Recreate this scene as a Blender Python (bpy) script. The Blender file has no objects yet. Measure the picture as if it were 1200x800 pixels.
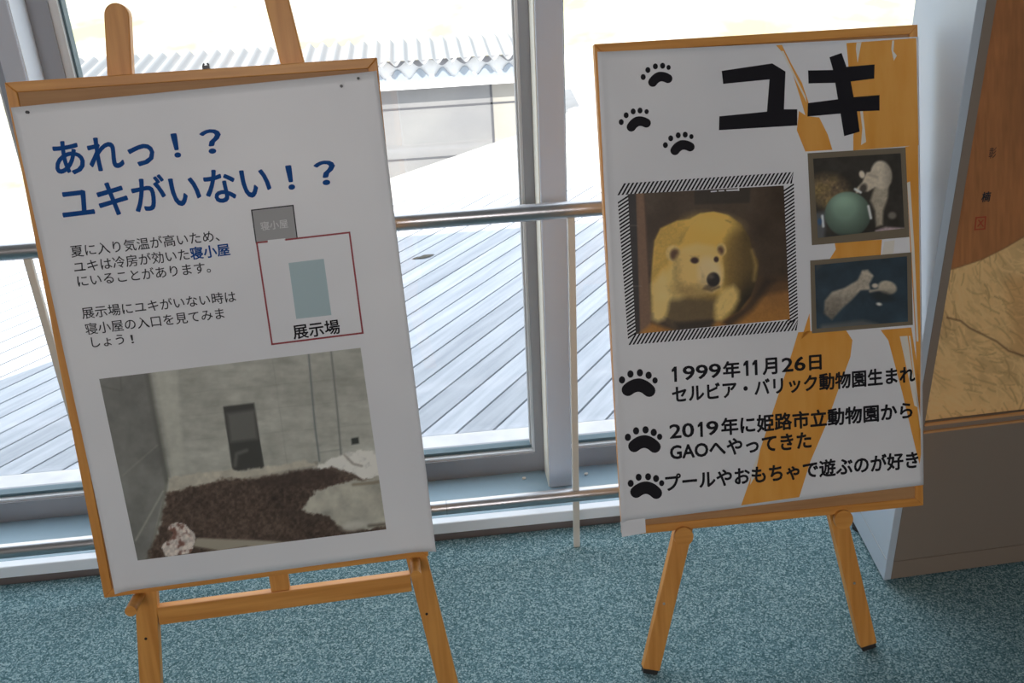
import bpy, bmesh, math
import numpy as np
from mathutils import Vector, Matrix

# ------------------------------------------------------------------ camera
FPX, PITCH, ROLL, YAW, CAMH = 1080.0, 0.441, 0.0488, 0.0852, 1.5
sc = bpy.context.scene
COL = sc.collection
def _cam_axes():
    cy, sy = math.cos(YAW), math.sin(YAW)
    fw = np.array([sy*math.cos(PITCH), cy*math.cos(PITCH), -math.sin(PITCH)])
    rt = np.array([cy, -sy, 0.0]); dn = np.cross(fw, rt)
    c, s = math.cos(ROLL), math.sin(ROLL)
    return np.array([c*rt+s*dn, -s*rt+c*dn, fw])
CM = _cam_axes(); C0 = np.array([0, 0, CAMH])
cd = bpy.data.cameras.new('camera'); cd.sensor_width = 36; cd.lens = FPX/1200*36
cam = bpy.data.objects.new('camera', cd); COL.objects.link(cam); sc.camera = cam
cam.matrix_world = Matrix([[CM[0][i], -CM[1][i], -CM[2][i], C0[i]] for i in range(3)] + [[0, 0, 0, 1]])
cd.clip_end = 200
sc.view_settings.view_transform = 'Standard'; sc.view_settings.look = 'None'
sc.view_settings.gamma = 1; sc.view_settings.use_curve_mapping = False
sc.view_settings.exposure = 0.0

# ------------------------------------------------------------------ sky, sun, added fill light
SKY, SUN, FILL = 2.75, 11.0, 61.0
w = bpy.data.worlds.new('world'); sc.world = w; w.use_nodes = True
bg = w.node_tree.nodes['Background']
bg.inputs[0].default_value = (0.85, 0.92, 1.0, 1); bg.inputs[1].default_value = SKY
sl = bpy.data.lights.new('sun', 'SUN'); sl.energy = SUN; sl.angle = 0.009; sl.color = (1, .95, .86)
so = bpy.data.objects.new('sun', sl); COL.objects.link(so)
so.rotation_euler = Vector((2.445, 2.3, -3.0)).to_track_quat('-Z', 'Y').to_euler()
def room_fill(loc, aim, sx, sy, e, color):
    l = bpy.data.lights.new('room_fill', 'AREA'); l.shape = 'RECTANGLE'; l.size = sx; l.size_y = sy
    l.energy = e; l.color = color
    o = bpy.data.objects.new('room_fill', l); COL.objects.link(o); o.location = loc
    o.rotation_euler = (Vector(aim)-Vector(loc)).to_track_quat('-Z', 'Y').to_euler()
# unseen fill light added high behind the camera to brighten the boards
room_fill((-.5, -3.0, 2.25), (.2, 1.7, .8), 2.4, .7, FILL, (1, .93, .915))

# ------------------------------------------------------------------ helpers
def ray(p): return CM.T @ np.array([(p[0]-600)/FPX, (p[1]-400)/FPX, 1.0])
def on_floor(p, z=0.0):
    d = ray(p); return C0 + d*((z-CAMH)/d[2])
def at_y(p, y):
    d = ray(p); return C0 + d*(y/d[1])
class Plane:
    """a real plane in the room with its own axes; uv(pixel) reads a measured point on it"""
    def __init__(s, o, ex, ey):
        s.o = np.array(o, float); s.ex = np.array(ex, float)/np.linalg.norm(ex)
        ey = np.array(ey, float); ey = ey - s.ex*(ey@s.ex); s.ey = ey/np.linalg.norm(ey)
        s.n = np.cross(s.ex, s.ey)
    def hit(s, p, off=0.0):
        d = ray(p); o = s.o+s.n*off
        return C0 + d*(((o-C0)@s.n)/(d@s.n))
    def uv(s, p, off=0.0):
        q = s.hit(p, off)-s.o; return np.array([q@s.ex, q@s.ey])
    def pt(s, u, v, off=0.0): return s.o+s.ex*u+s.ey*v+s.n*off
    def mat(s):
        return Matrix([[s.ex[i], s.ey[i], s.n[i], s.o[i]] for i in range(3)]+[[0, 0, 0, 1]])

def lin(r, g, b):
    f = lambda c: (c/255/12.92) if c/255 <= .04045 else ((c/255+.055)/1.055)**2.4
    return (f(r), f(g), f(b), 1)

def new_obj(name, me, m=None, parent=None):
    o = bpy.data.objects.new(name, me); COL.objects.link(o)
    if m is not None:
        for mm in (m if isinstance(m, (list, tuple)) else [m]): me.materials.append(mm)
    if parent is not None: o.parent = parent
    return o
def obj(name, bm, m, parent=None, smooth=False, bevel=0.0, seg=2):
    me = bpy.data.meshes.new(name); bmesh.ops.recalc_face_normals(bm, faces=bm.faces)
    bm.to_mesh(me); bm.free()
    o = new_obj(name, me, m, parent)
    if smooth:
        for p in me.polygons: p.use_smooth = True
        md = o.modifiers.new('edges', 'EDGE_SPLIT'); md.split_angle = math.radians(40)
    if bevel:
        md = o.modifiers.new('bevel', 'BEVEL'); md.width = bevel; md.segments = seg; md.limit_method = 'ANGLE'
    return o
def sheet(name, V, F, m, parent=None):
    me = bpy.data.meshes.new(name); me.from_pydata([tuple(v) for v in V], [], F)
    return new_obj(name, me, m, parent)
def thing(name, label, cat, loc=(0, 0, 0), mat=None, group=None):
    o = bpy.data.objects.new(name, None); COL.objects.link(o); o.empty_display_size = .05
    if mat is not None: o.matrix_world = mat
    else: o.location = loc
    return tag(o, label, cat, group)
def tag(o, label, cat, group=None):
    o['label'] = label; o['category'] = cat
    if group: o['group'] = group
    return o
def struct(o): o['kind'] = 'structure'; return o
def box(bm, x0, x1, y0, y1, z0, z1, M=None):
    v = [bm.verts.new(Vector(c) if M is None else M @ Vector(c)) for c in
         ((x0,y0,z0),(x1,y0,z0),(x1,y1,z0),(x0,y1,z0),(x0,y0,z1),(x1,y0,z1),(x1,y1,z1),(x0,y1,z1))]
    for f in ((0,3,2,1),(4,5,6,7),(0,1,5,4),(1,2,6,5),(2,3,7,6),(3,0,4,7)): bm.faces.new([v[i] for i in f])
    return bm
def hexa(bm, P):
    v = [bm.verts.new(Vector([float(a) for a in c])) for c in P]
    for f in ((0,3,2,1),(4,5,6,7),(0,1,5,4),(1,2,6,5),(2,3,7,6),(3,0,4,7)): bm.faces.new([v[i] for i in f])
    return bm
def cyl(bm, a, b, r, n=24, r2=None):
    a = Vector([float(x) for x in a]); b = Vector([float(x) for x in b]); d = (b-a).normalized()
    u = d.orthogonal().normalized(); w_ = d.cross(u); r2 = r if r2 is None else r2
    A = [bm.verts.new(a+(u*math.cos(t)+w_*math.sin(t))*r) for t in [2*math.pi*i/n for i in range(n)]]
    B = [bm.verts.new(b+(u*math.cos(t)+w_*math.sin(t))*r2) for t in [2*math.pi*i/n for i in range(n)]]
    for i in range(n): bm.faces.new((A[i], A[(i+1) % n], B[(i+1) % n], B[i]))
    bm.faces.new(A[::-1]); bm.faces.new(B); return bm
def prism(bm, outline, z0, z1):
    A = [bm.verts.new((x, y, z0)) for x, y in outline]; B = [bm.verts.new((x, y, z1)) for x, y in outline]
    n = len(A)
    for i in range(n): bm.faces.new((A[i], A[(i+1) % n], B[(i+1) % n], B[i]))
    bm.faces.new(A[::-1]); bm.faces.new(B); return bm

# ------------------------------------------------------------------ materials
def mat(name, color, rough=.6, metal=0.0, spec=.5):
    m = bpy.data.materials.new(name); m.use_nodes = True
    b = m.node_tree.nodes['Principled BSDF']
    b.inputs['Base Color'].default_value = color if len(color) == 4 else (*color, 1)
    b.inputs['Roughness'].default_value = rough; b.inputs['Metallic'].default_value = metal
    b.inputs['Specular IOR Level'].default_value = spec
    return m
def noisy(name, c1, c2, scale=(1, 1, 1), nscale=5, detail=4, rough=.6, lo=.35, hi=.65, bump=0.0, metal=0, bscale=None, spec=.5):
    m = mat(name, c1, rough, metal, spec); nt = m.node_tree; N = nt.nodes; L = nt.links
    tc = N.new('ShaderNodeTexCoord'); mp = N.new('ShaderNodeMapping'); mp.inputs['Scale'].default_value = scale
    nz = N.new('ShaderNodeTexNoise'); nz.inputs['Scale'].default_value = nscale; nz.inputs['Detail'].default_value = detail
    cr = N.new('ShaderNodeValToRGB'); cr.color_ramp.elements[0].position = lo; cr.color_ramp.elements[1].position = hi
    cr.color_ramp.elements[0].color = c1 if len(c1) == 4 else (*c1, 1); cr.color_ramp.elements[1].color = c2 if len(c2) == 4 else (*c2, 1)
    L.new(tc.outputs['Object'], mp.inputs[0]); L.new(mp.outputs[0], nz.inputs['Vector']); L.new(nz.outputs['Fac'], cr.inputs[0])
    b = N['Principled BSDF']; L.new(cr.outputs[0], b.inputs['Base Color'])
    if bump:
        bp = N.new('ShaderNodeBump'); bp.inputs['Strength'].default_value = bump; bp.inputs['Distance'].default_value = .004
        L.new(nz.outputs['Fac'], bp.inputs['Height']); L.new(bp.outputs[0], b.inputs['Normal'])
    return m
def vcol(name, rough=.5):
    m = mat(name, (.5, .5, .5), rough); nt = m.node_tree
    a = nt.nodes.new('ShaderNodeAttribute'); a.attribute_name = 'print'
    nt.links.new(a.outputs['Color'], nt.nodes['Principled BSDF'].inputs['Base Color']); return m
M = {}
def carpet():
    m = mat('carpet_teal_loop', (.1, .2, .22), .95, 0, .1); nt = m.node_tree; N = nt.nodes; L = nt.links
    tc = N.new('ShaderNodeTexCoord'); vo = N.new('ShaderNodeTexVoronoi'); vo.inputs['Scale'].default_value = 320
    nz = N.new('ShaderNodeTexNoise'); nz.inputs['Scale'].default_value = 420; nz.inputs['Detail'].default_value = 1
    sp = N.new('ShaderNodeSeparateColor'); mx = N.new('ShaderNodeMath'); mx.operation = 'MULTIPLY_ADD'; mx.inputs[1].default_value = .62
    m2 = N.new('ShaderNodeMath'); m2.operation = 'MULTIPLY'; m2.inputs[1].default_value = .4
    cr = N.new('ShaderNodeValToRGB'); e = cr.color_ramp.elements
    e[0].position = .18; e[0].color = (.045, .105, .12, 1); e[1].position = .86; e[1].color = (.40, .54, .57, 1)
    k = e.new(.55); k.color = (.135, .245, .275, 1)
    L.new(tc.outputs['Object'], vo.inputs['Vector']); L.new(tc.outputs['Object'], nz.inputs['Vector'])
    L.new(vo.outputs['Color'], sp.inputs[0]); L.new(nz.outputs['Fac'], m2.inputs[0]); L.new(sp.outputs[0], mx.inputs[0]); L.new(m2.outputs[0], mx.inputs[2])
    L.new(mx.outputs[0], cr.inputs[0]); L.new(cr.outputs[0], N['Principled BSDF'].inputs['Base Color'])
    bp = N.new('ShaderNodeBump'); bp.inputs['Strength'].default_value = .5; bp.inputs['Distance'].default_value = .003
    L.new(mx.outputs[0], bp.inputs['Height']); L.new(bp.outputs[0], N['Principled BSDF'].inputs['Normal']); return m
M['carpet'] = carpet()
WOOD1, WOOD2 = (.58, .235, .042), (.73, .335, .075)
M['wood_u'] = noisy('pine_grain_along_u', WOOD1, WOOD2, (2.2, 42, 42), 1.6, 5, .42)
M['wood_v'] = noisy('pine_grain_along_v', WOOD1, WOOD2, (42, 2.2, 42), 1.6, 5, .42)
M['cork'] = noisy('brown_backing_board', (.40, .20, .08), (.46, .245, .10), (3, 60, 60), 2.0, 4, .6)
M['paper'] = noisy('white_poster_paper', (.76, .765, .79), (.83, .83, .845), nscale=3.0, detail=2, rough=.42)
M['ink_blue'] = mat('blue_ink', (.002, .065, .27), .6, 0, .15)
M['ink_black'] = mat('black_ink', (.013, .012, .016), .6, 0, .15)
M['ink_text'] = mat('dark_grey_ink', (.04, .04, .045), .6, 0, .15)
M['ink_pale'] = mat('pale_grey_ink', (.62, .62, .62), .5)
M['box_grey'] = mat('diagram_grey', (.33, .33, .33), .5)
M['box_red'] = mat('diagram_red', (.30, .025, .035), .5)
M['pool'] = mat('diagram_blue_grey', (.40, .53, .56), .5)
M['orange'] = noisy('orange_brush_print', (.76, .325, .042), (.82, .39, .075), (3, .6, 1), 9, 5, .42)
M['streak'] = mat('dry_brush_white', (.78, .74, .66), .45)
M['photo'] = vcol('photo_print', .45)
M['art'] = vcol('painted_picture', .6)
M['lam'] = mat('laminate_grey_margin', (.20, .165, .115), .25)
M['steel'] = mat('brushed_stainless', (.52, .52, .54), .30, 1.0)
M['post'] = mat('cream_painted_flat_bar', (.66, .64, .58), .45)
M['alu'] = noisy('grey_anodised_aluminium', (.28, .29, .315), (.32, .33, .355), (1, 1, .1), 4, 2, .42, metal=.1)
M['alu_post'] = mat('pale_anodised_post', (.56, .61, .70), .4, .1)
M['alu_bright'] = mat('bright_aluminium_bead', (.80, .80, .80), .3, .6)
M['gasket_grey'] = mat('pale_grey_gasket', (.42, .44, .45), .5)
M['cream'] = mat('cream_lit_post_side', (.78, .76, .66), .5)
M['gasket'] = mat('blue_grey_gasket', (.07, .13, .16), .5)
M['sill'] = mat('blue_grey_aluminium_sill', (.29, .41, .49), .38, .1)
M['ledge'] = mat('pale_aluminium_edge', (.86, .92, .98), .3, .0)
M['skirt'] = mat('brown_grey_kick_strip', (.16, .14, .135), .6)
M['white_wall'] = mat('warm_wall_paint', (.34, .31, .28), .8)
M['ceil'] = mat('ceiling_paint', (.42, .41, .39), .9)
M['case_side'] = mat('white_laminate', (.49, .57, .655), .45)
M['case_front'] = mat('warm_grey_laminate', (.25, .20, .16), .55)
M['case_trim'] = mat('orange_wood_edge', (.62, .32, .13), .45)
M['case_lip'] = mat('greige_lip', (.26, .205, .16), .55)
M['rubber'] = mat('dark_rubber', (.02, .02, .02), .8)
M['screw'] = mat('zinc_screw', (.6, .58, .55), .35, .9)
M['knot'] = mat('dark_screw_hole', (.03, .02, .015), .8)
M['pin'] = mat('small_black_pin', (.02, .02, .025), .4)
for _k, _c in enumerate((.82, .92, 1.0)):
    M['deck%d' % _k] = noisy('weathered_grey_deck', (.42*_c, .45*_c, .50*_c), (.55*_c, .58*_c, .63*_c), (1.2, 16, 1), 2.2, 6, .8, lo=.32, hi=.68, spec=.15)
M['kerb'] = noisy('pale_concrete_kerb', (.62, .61, .62), (.72, .71, .71), nscale=14, rough=.8)
M['joist'] = mat('dark_under_deck', (.09, .125, .16), .9)
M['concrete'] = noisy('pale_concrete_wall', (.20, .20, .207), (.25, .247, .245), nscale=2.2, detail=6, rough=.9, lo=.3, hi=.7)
M['concrete_lit'] = noisy('sunlit_concrete_return', (.30, .285, .26), (.36, .34, .31), nscale=2.2, detail=6, rough=.9)  # same concrete, with the sunlit face's brightness put into the colour
M['ground'] = noisy('pale_gravel', (.40, .395, .39), (.46, .455, .45), nscale=6, rough=.95)
M['grass'] = noisy('dry_yellow_grass', (.42, .41, .37), (.30, .285, .165), nscale=1.1, detail=12, rough=.95, lo=.44, hi=.62)
M['roofsheet'] = mat('pale_corrugated_sheet', (.29, .295, .30), .6)
M['fascia'] = mat('pale_blue_scallop_shadow', (.28, .32, .37), .6)  # tone of the roof's cast shadow on the fascia
M['eave'] = mat('pale_grey_eave', (.24, .24, .26), .6)
M['band'] = mat('white_gutter', (.75, .75, .75), .6)
M['leaf'] = mat('dry_dark_leaf', (.07, .06, .045), .8)
M['seam'] = mat('dark_panel_joint', (.09, .09, .10), .9)
M['roofslab'] = mat('roof_slab', (.5, .5, .5), .9)
g = bpy.data.materials.new('window_glass'); g.use_nodes = True; nt = g.node_tree; nt.nodes.clear()
_o = nt.nodes.new('ShaderNodeOutputMaterial'); _t = nt.nodes.new('ShaderNodeBsdfTransparent'); _t.inputs[0].default_value = (.98, .985, .985, 1)
_g = nt.nodes.new('ShaderNodeBsdfGlossy'); _g.inputs['Roughness'].default_value = .02; _m = nt.nodes.new('ShaderNodeMixShader'); _m.inputs[0].default_value = .05
nt.links.new(_t.outputs[0], _m.inputs[1]); nt.links.new(_g.outputs[0], _m.inputs[2]); nt.links.new(_m.outputs[0], _o.inputs[0]); M['glass'] = g

# ------------------------------------------------------------------ room shell
XL, XR, YB, YW, ZC = -2.6, 3.0, -3.2, 2.19, 2.7
b = bmesh.new(); box(b, XL, XR, YB, 1.985, -.06, 0); struct(obj('floor', b, M['carpet']))
b = bmesh.new(); box(b, XL-.1, XR+.1, YB-.1, 2.30, ZC, 3.0); struct(obj('ceiling', b, M['ceil']))
b = bmesh.new(); box(b, XL-.1, XL, YB-.1, 2.30, -.06, ZC); struct(obj('wall_left', b, M['white_wall']))
b = bmesh.new(); box(b, XR, XR+.1, YB-.1, 2.30, -.06, ZC); struct(obj('wall_right', b, M['white_wall']))
b = bmesh.new(); box(b, XL, XR, YB-.1, YB, -.06, ZC); struct(obj('wall_back', b, M['white_wall']))
b = bmesh.new(); box(b, XL, XR, 2.1, 2.28, 2.45, ZC); struct(obj('wall_front', b, M['white_wall']))
# sill step under the glazing
b = bmesh.new(); box(b, XL, XR, 1.992, 2.19, -.06, .02); struct(obj('baseboard_front', b, M['skirt']))
b = bmesh.new(); box(b, XL, XR, 1.985, 2.012, .02, .054); struct(obj('trim_1', b, M['ledge'], bevel=.003))
b = bmesh.new(); box(b, XL, XR, 2.012, 2.30, .0205, .0525); struct(obj('trim_2', b, M['sill'], bevel=.002))

# ------------------------------------------------------------------ glazing: posts, sashes, panes
def glazing(n, x0, x1, stile_l, stile_r):
    """one window bay between x0 and x1: frame rails, stiles, bead, gasket, pane"""
    t = bpy.data.objects.new('window_%d' % n, None); COL.objects.link(t); struct(t)
    Z0, Z1 = .0525, 2.45
    b = bmesh.new(); box(b, x0, x1, 2.19, 2.27, Z0, .112); box(b, x0, x1, 2.19, 2.27, 2.37, Z1)
    box(b, x0, x0+stile_l, 2.19, 2.27, .112, 2.37); box(b, x1-stile_r, x1, 2.19, 2.27, .112, 2.37)
    obj('window_frame', b, M['alu'], t)
    a, c = x0+stile_l, x1-stile_r
    b = bmesh.new(); bw = .007; bl = .018 if n == 2 else .007
    box(b, a, c, 2.196, 2.215, .112, .119); box(b, a, a+bl, 2.196, 2.215, .119, 2.37); box(b, c-bw, c, 2.196, 2.215, .119, 2.37)
    obj('glazing_bead', b, M['alu_bright'], t)
    b = bmesh.new()
    box(b, a+bw, c-bw, 2.210, 2.236, .1125, .128); box(b, a+bl, a+bl+.005, 2.208, 2.236, .128, 2.37)
    obj('gasket', b, M['gasket'], t)
    b = bmesh.new(); box(b, c-bw-.004, c-bw, 2.212, 2.236, .128, 2.37); obj('gasket', b, M['gasket_grey'], t)
    b = bmesh.new(); box(b, a+bl+.005, c-bw-.004, 2.220, 2.226, .128, 2.37); obj('pane', b, M['glass'], t)
def mullion(n, x0, x1):
    b = bmesh.new(); box(b, x0, x1, 2.10, 2.28, .053, 2.45); struct(obj('trim_%d' % n, b, M['alu_post'], bevel=.003))
glazing(1, XL, -.868, .05, .05)
mullion(3, -.868, -.823)
glazing(2, -.823, .262, .047, .025)
mullion(4, .264, .326)
b = bmesh.new(); box(b, .2615, .2638, 2.106, 2.189, .053, 2.45); struct(obj('trim_6', b, M['cream']))  # stands for the post's lit side face; its brightness is in the colour
b = bmesh.new(); box(b, -.8228, -.8205, 2.104, 2.189, .053, 2.45); struct(obj('trim_7', b, M['ledge']))  # light from the window on the left post's side, put into this pale strip
glazing(3, .326, 1.42, .006, .03)
mullion(5, 1.42, 1.48)
glazing(4, 1.48, XR, .03, .05)

# ------------------------------------------------------------------ outside
AZ = math.radians(54.4); da = np.array([math.cos(AZ), math.sin(AZ)]); dn_ = np.array([-math.sin(AZ), math.cos(AZ)])
b = bmesh.new()
for k in range(-62, 105):
    c = .0+.1*k+.03
    Mx = Matrix([[da[0], dn_[0], 0, dn_[0]*c], [da[1], dn_[1], 0, dn_[1]*c], [0, 0, 1, 0], [0, 0, 0, 1]])
    f0 = len(b.faces); box(b, -8, 14, -.0458, .0458, -.055, -.03, Mx); b.faces.ensure_lookup_table()
    for f in b.faces[f0:]: f.material_index = (k*7+k//3) % 3
for co, no in (((0, 2.575, 0), (0, -1, 0)), ((0, 5.3, 0), (0, 1, 0)), ((-6, 0, 0), (-1, 0, 0)), ((6, 0, 0), (1, 0, 0))):
    bmesh.ops.bisect_plane(b, geom=b.verts[:]+b.edges[:]+b.faces[:], plane_co=co, plane_no=no, clear_outer=True)
    es = [e for e in b.edges if e.is_boundary]; bmesh.ops.holes_fill(b, edges=es, sides=8)
Rz = Matrix.Rotation(AZ, 4, 'Z'); b.transform(Rz.inverted())
deck = struct(obj('deck', b, [M['deck0'], M['deck1'], M['deck2']])); deck.matrix_world = Rz
b = bmesh.new(); box(b, -6, 6, 2.285, 2.57, -.2, -.028); struct(obj('concrete_kerb', b, M['kerb']))
b = bmesh.new(); box(b, -6, 6, 2.572, 5.28, -.2, -.075); struct(obj('deck_substructure', b, M['joist']))
b = bmesh.new(); box(b, XL, XR+.1, YB-.1, 2.28, 3.0, 3.02); struct(obj('building_roof', b, M['roofslab']))
# ground falls away past the deck, then climbs as a grassy bank
def ground_z(x, y):
    z = -1.15
    z += max(-.1, .57+.27*(min(x, 2.5)+.2))*max(0, min(1, (y-5.4)/1.9))
    if y > 9.5: z += (y-9.5)*.30
    return z
xs = np.linspace(-14, 16, 61); ys = np.concatenate([np.linspace(5.0, 9.5, 19), np.linspace(10, 34, 25)])
V = [(x, y, ground_z(x, y)) for y in ys for x in xs]; nx = len(xs)
F = [(j*nx+i, j*nx+i+1, (j+1)*nx+i+1, (j+1)*nx+i) for j in range(len(ys)-1) for i in range(nx-1)]
o = sheet('hillside', V, F, [M['ground'], M['grass']]); struct(o)
for p in o.data.polygons: p.material_index = 1 if p.center.y > 9.2 else 0

# low concrete outbuilding with a corrugated roof
SY = 8.0
t = thing('outbuilding', 'low pale concrete shed with wavy corrugated roof beyond the deck', 'building', (-.8, SY, -1.2))
def shed(name, bm, m):
    o = obj(name, bm, m); o.parent = t; o.matrix_parent_inverse = Matrix.Translation((.8, -SY, 1.2)); return o
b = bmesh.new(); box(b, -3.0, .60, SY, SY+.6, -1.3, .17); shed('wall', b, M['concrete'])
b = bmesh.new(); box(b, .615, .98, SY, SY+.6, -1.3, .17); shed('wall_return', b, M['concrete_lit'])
b = bmesh.new()
for z in (-.02, -.455): box(b, -3.0, .98, SY-.004, SY, z-.007, z+.007)
box(b, .598, .617, SY-.004, SY+.5, -1.3, .17); shed('panel_joint', b, M['seam'])
b = bmesh.new(); box(b, -3.05, 1.0, SY-.10, SY-.01, .155, .20); shed('gutter', b, M['band'])
# fascia band; the corrugated roof's scalloped shadow modelled as a blue wavy strip
b = bmesh.new(); box(b, -3.03, .98, SY-.03, SY-.008, .20, .375); shed('fascia', b, M['band'])
b = bmesh.new(); n = 200; x0, x1 = -3.03, .98; pit = .187
def wv(x): return .268+.042*math.cos(2*math.pi*(x-.02)/pit)
top = [(x, wv(x)) for x in np.linspace(x0, x1, n)]
P = [(x0, .20)]+[(x1, .20)]+top[::-1]
A = [b.verts.new((x, SY-.05, z)) for x, z in P]; B = [b.verts.new((x, SY-.03, z)) for x, z in P]
b.faces.new(A); b.faces.new(B[::-1])
for i in range(len(P)): b.faces.new((A[i], B[i], B[(i+1) % len(P)], A[(i+1) % len(P)]))
shed('scallop_shadow', b, M['fascia'])
b = bmesh.new(); top = [(x, .352-.026*math.cos(2*math.pi*(x-.02)/pit)) for x in np.linspace(x0, x1, n)]
P = [(x1, .378), (x0, .378)]+top
A = [b.verts.new((x, SY-.05, z)) for x, z in P]; B = [b.verts.new((x, SY-.03, z)) for x, z in P]
b.faces.new(A); b.faces.new(B[::-1])
for i in range(len(P)): b.faces.new((A[i], B[i], B[(i+1) % len(P)], A[(i+1) % len(P)]))
shed('eave_trim', b, M['eave'])
def rz(x): return .024*math.cos(2*math.pi*x/.116)
V, F = [], []
for j, (yy, zz) in enumerate(((SY-.14, .375), (SY+.62, .455))):
    for k in range(2):
        for i in range(400):
            x = -3.06+4.06*i/399; V.append((x, yy, zz+rz(x)+.006*k))
for i in range(399):
    F += [(i, i+1, 800+i+1, 800+i), (400+i, 1200+i, 1200+i+1, 400+i+1), (i, 400+i, 400+i+1, i+1)]
o = sheet('corrugated_roof', V, F, M['roofsheet']); o.parent = t; o.matrix_parent_inverse = Matrix.Translation((.8, -SY, 1.2))

# ------------------------------------------------------------------ handrail
RY, RZ = 1.905, .9005
t = thing('handrail', 'two-bar stainless steel handrail on flat cream posts before the window', 'railing', (.297, RY, 0))
def rail_part(name, bm, m, **k):
    o = obj(name, bm, m, **k); o.parent = t; o.matrix_parent_inverse = Matrix.Translation((-.297, -RY, 0)); return o
b = bmesh.new(); cyl(b, (XL+.01, RY, RZ), (.975, RY, RZ), .0185, 32); rail_part('top_rail', b, M['steel'], smooth=True)
b = bmesh.new(); cyl(b, (XL+.01, RY, .159), (.975, RY, .159), .0175, 32); rail_part('lower_rail', b, M['steel'], smooth=True)
for x in (-1.99, -.838, .3045):
    b = bmesh.new(); box(b, x-.0080, x+.0080, RY-.006, RY+.006, 0, RZ-.01); rail_part('post', b, M['post'], bevel=.002)
for x in (-.02,):
    b = bmesh.new(); cyl(b, (x-.001, RY, .159), (x+.001, RY, .159), .0179, 32); rail_part('joint_collar', b, M['alu'], smooth=True)

# ------------------------------------------------------------------ display case on the right
CA, CB = np.array([1.0008, 1.646]), np.array([1.036, 1.928])
fx = np.array([1, .035]); fx = fx/np.linalg.norm(fx); CW = 1.5
CZ0, CZ1 = .009, 2.0
cc, cdn = CA+fx*CW, CB+fx*CW
PC = Plane((CA[0], CA[1], 0), (fx[0], fx[1], 0), (0, 0, 1))     # front face of the case
t = thing('display_case', 'white freestanding display case with polar bear fur picture at right', 'display case', mat=PC.mat()); tC = t
back = (CB-CA); bu, bv = back@fx, -(back@np.array([-fx[1], fx[0]]))   # in local axes: x along front, z outwards
def cbox(name, m, u0, u1, v0, v1, w0, w1, bevel=0.0):
    b = bmesh.new(); box(b, u0, u1, v0, v1, w0, w1); return obj(name, b, m, t, bevel=bevel)
b = bmesh.new()
hexa(b, [(0, CZ0, 0), (.018, CZ0, 0), (.018+bu, CZ0, bv), (bu, CZ0, bv), (0, CZ1, 0), (.018, CZ1, 0), (.018+bu, CZ1, bv), (bu, CZ1, bv)])
obj('side_panel', b, M['case_side'], t, bevel=.0015)
b = bmesh.new(); k0, k1 = CZ0+.058, CZ0+.060
hexa(b, [(-.0006, k0, -.004), (.001, k0, -.004), (bu+.001, k0, bv+.004), (bu-.0006, k0, bv+.004), (-.0006, k1, -.004), (.001, k1, -.004), (bu+.001, k1, bv+.004), (bu-.0006, k1, bv+.004)])
obj('side_seam', b, M['gasket_grey'], t)
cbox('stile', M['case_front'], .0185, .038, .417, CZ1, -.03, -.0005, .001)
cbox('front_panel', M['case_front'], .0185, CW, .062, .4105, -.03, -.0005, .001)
cbox('plinth', M['case_lip'], .0185, CW, CZ0, .060, -.03, -.001, .001)
cbox('carcass', M['case_side'], .04+bu, CW, CZ0+.02, CZ1, bv, -.05)
cbox('picture_ledge', M['case_lip'], .0385, CW, .411, .4335, -.03, -.004)
cbox('ledge_edging', M['case_trim'], .0385, CW, .4105, .4155, -.0038, .001)
cbox('ledge_edging', M['case_trim'], .0385, CW, .4295, .4355, -.0038, .001)
for u, w0 in ((.05, -.05), (.05, -.21), (CW-.06, -.05), (CW-.06, -.21)):
    b = bmesh.new(); cyl(b, (u, .0, w0), (u, .0085, w0), .022, 20)
    obj('levelling_foot', b, M['rubber'], t, smooth=True)

# ------------------------------------------------------------------ painting tools for printed pictures
def s2l(a):
    a = np.clip(a, 0, 255)/255.0
    return np.where(a <= .04045, a/12.92, ((a+.055)/1.055)**2.4)
def _hash(ix, iy, seed):
    h = np.sin(ix*127.1+iy*311.7+seed*74.7)*43758.5453
    return h-np.floor(h)
def vnoise(X, Y, seed=0):
    ix, iy = np.floor(X), np.floor(Y); fx_, fy = X-ix, Y-iy
    fx_ = fx_*fx_*(3-2*fx_); fy = fy*fy*(3-2*fy)
    a, b_, c, d = _hash(ix, iy, seed), _hash(ix+1, iy, seed), _hash(ix, iy+1, seed), _hash(ix+1, iy+1, seed)
    return (a*(1-fx_)+b_*fx_)*(1-fy)+(c*(1-fx_)+d*fx_)*fy
def fbm(X, Y, s, seed=0, o=4):
    r, a, t_ = 0, 1.0, 0
    for k in range(o):
        r = r+a*vnoise(X/s*2**k, Y/s*2**k, seed+k); t_ += a; a *= .55
    return r/t_
def ss(d, soft): return np.clip(.5-d/(2*soft), 0, 1)
def ell(X, Y, cx, cy, rx, ry, rot=0.0, soft=3.0):
    c, s = math.cos(rot), math.sin(rot); u = ((X-cx)*c+(Y-cy)*s)/rx; v = (-(X-cx)*s+(Y-cy)*c)/ry
    return ss((np.sqrt(u*u+v*v)-1)*min(rx, ry), soft)
def poly(X, Y, pts, soft=2.0):
    inside = np.zeros(X.shape, bool); d = np.full(X.shape, 1e9)
    for i in range(len(pts)):
        (x1, y1), (x2, y2) = pts[i], pts[(i+1) % len(pts)]
        ex, ey = x2-x1, y2-y1; L = ex*ex+ey*ey+1e-9
        tt = np.clip(((X-x1)*ex+(Y-y1)*ey)/L, 0, 1)
        d = np.minimum(d, np.hypot(X-x1-tt*ex, Y-y1-tt*ey))
        cond = ((y1 > Y) != (y2 > Y)) & (X < (x2-x1)*(Y-y1)/(y2-y1+1e-12)+x1); inside ^= cond
    return ss(np.where(inside, -d, d), soft)
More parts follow.
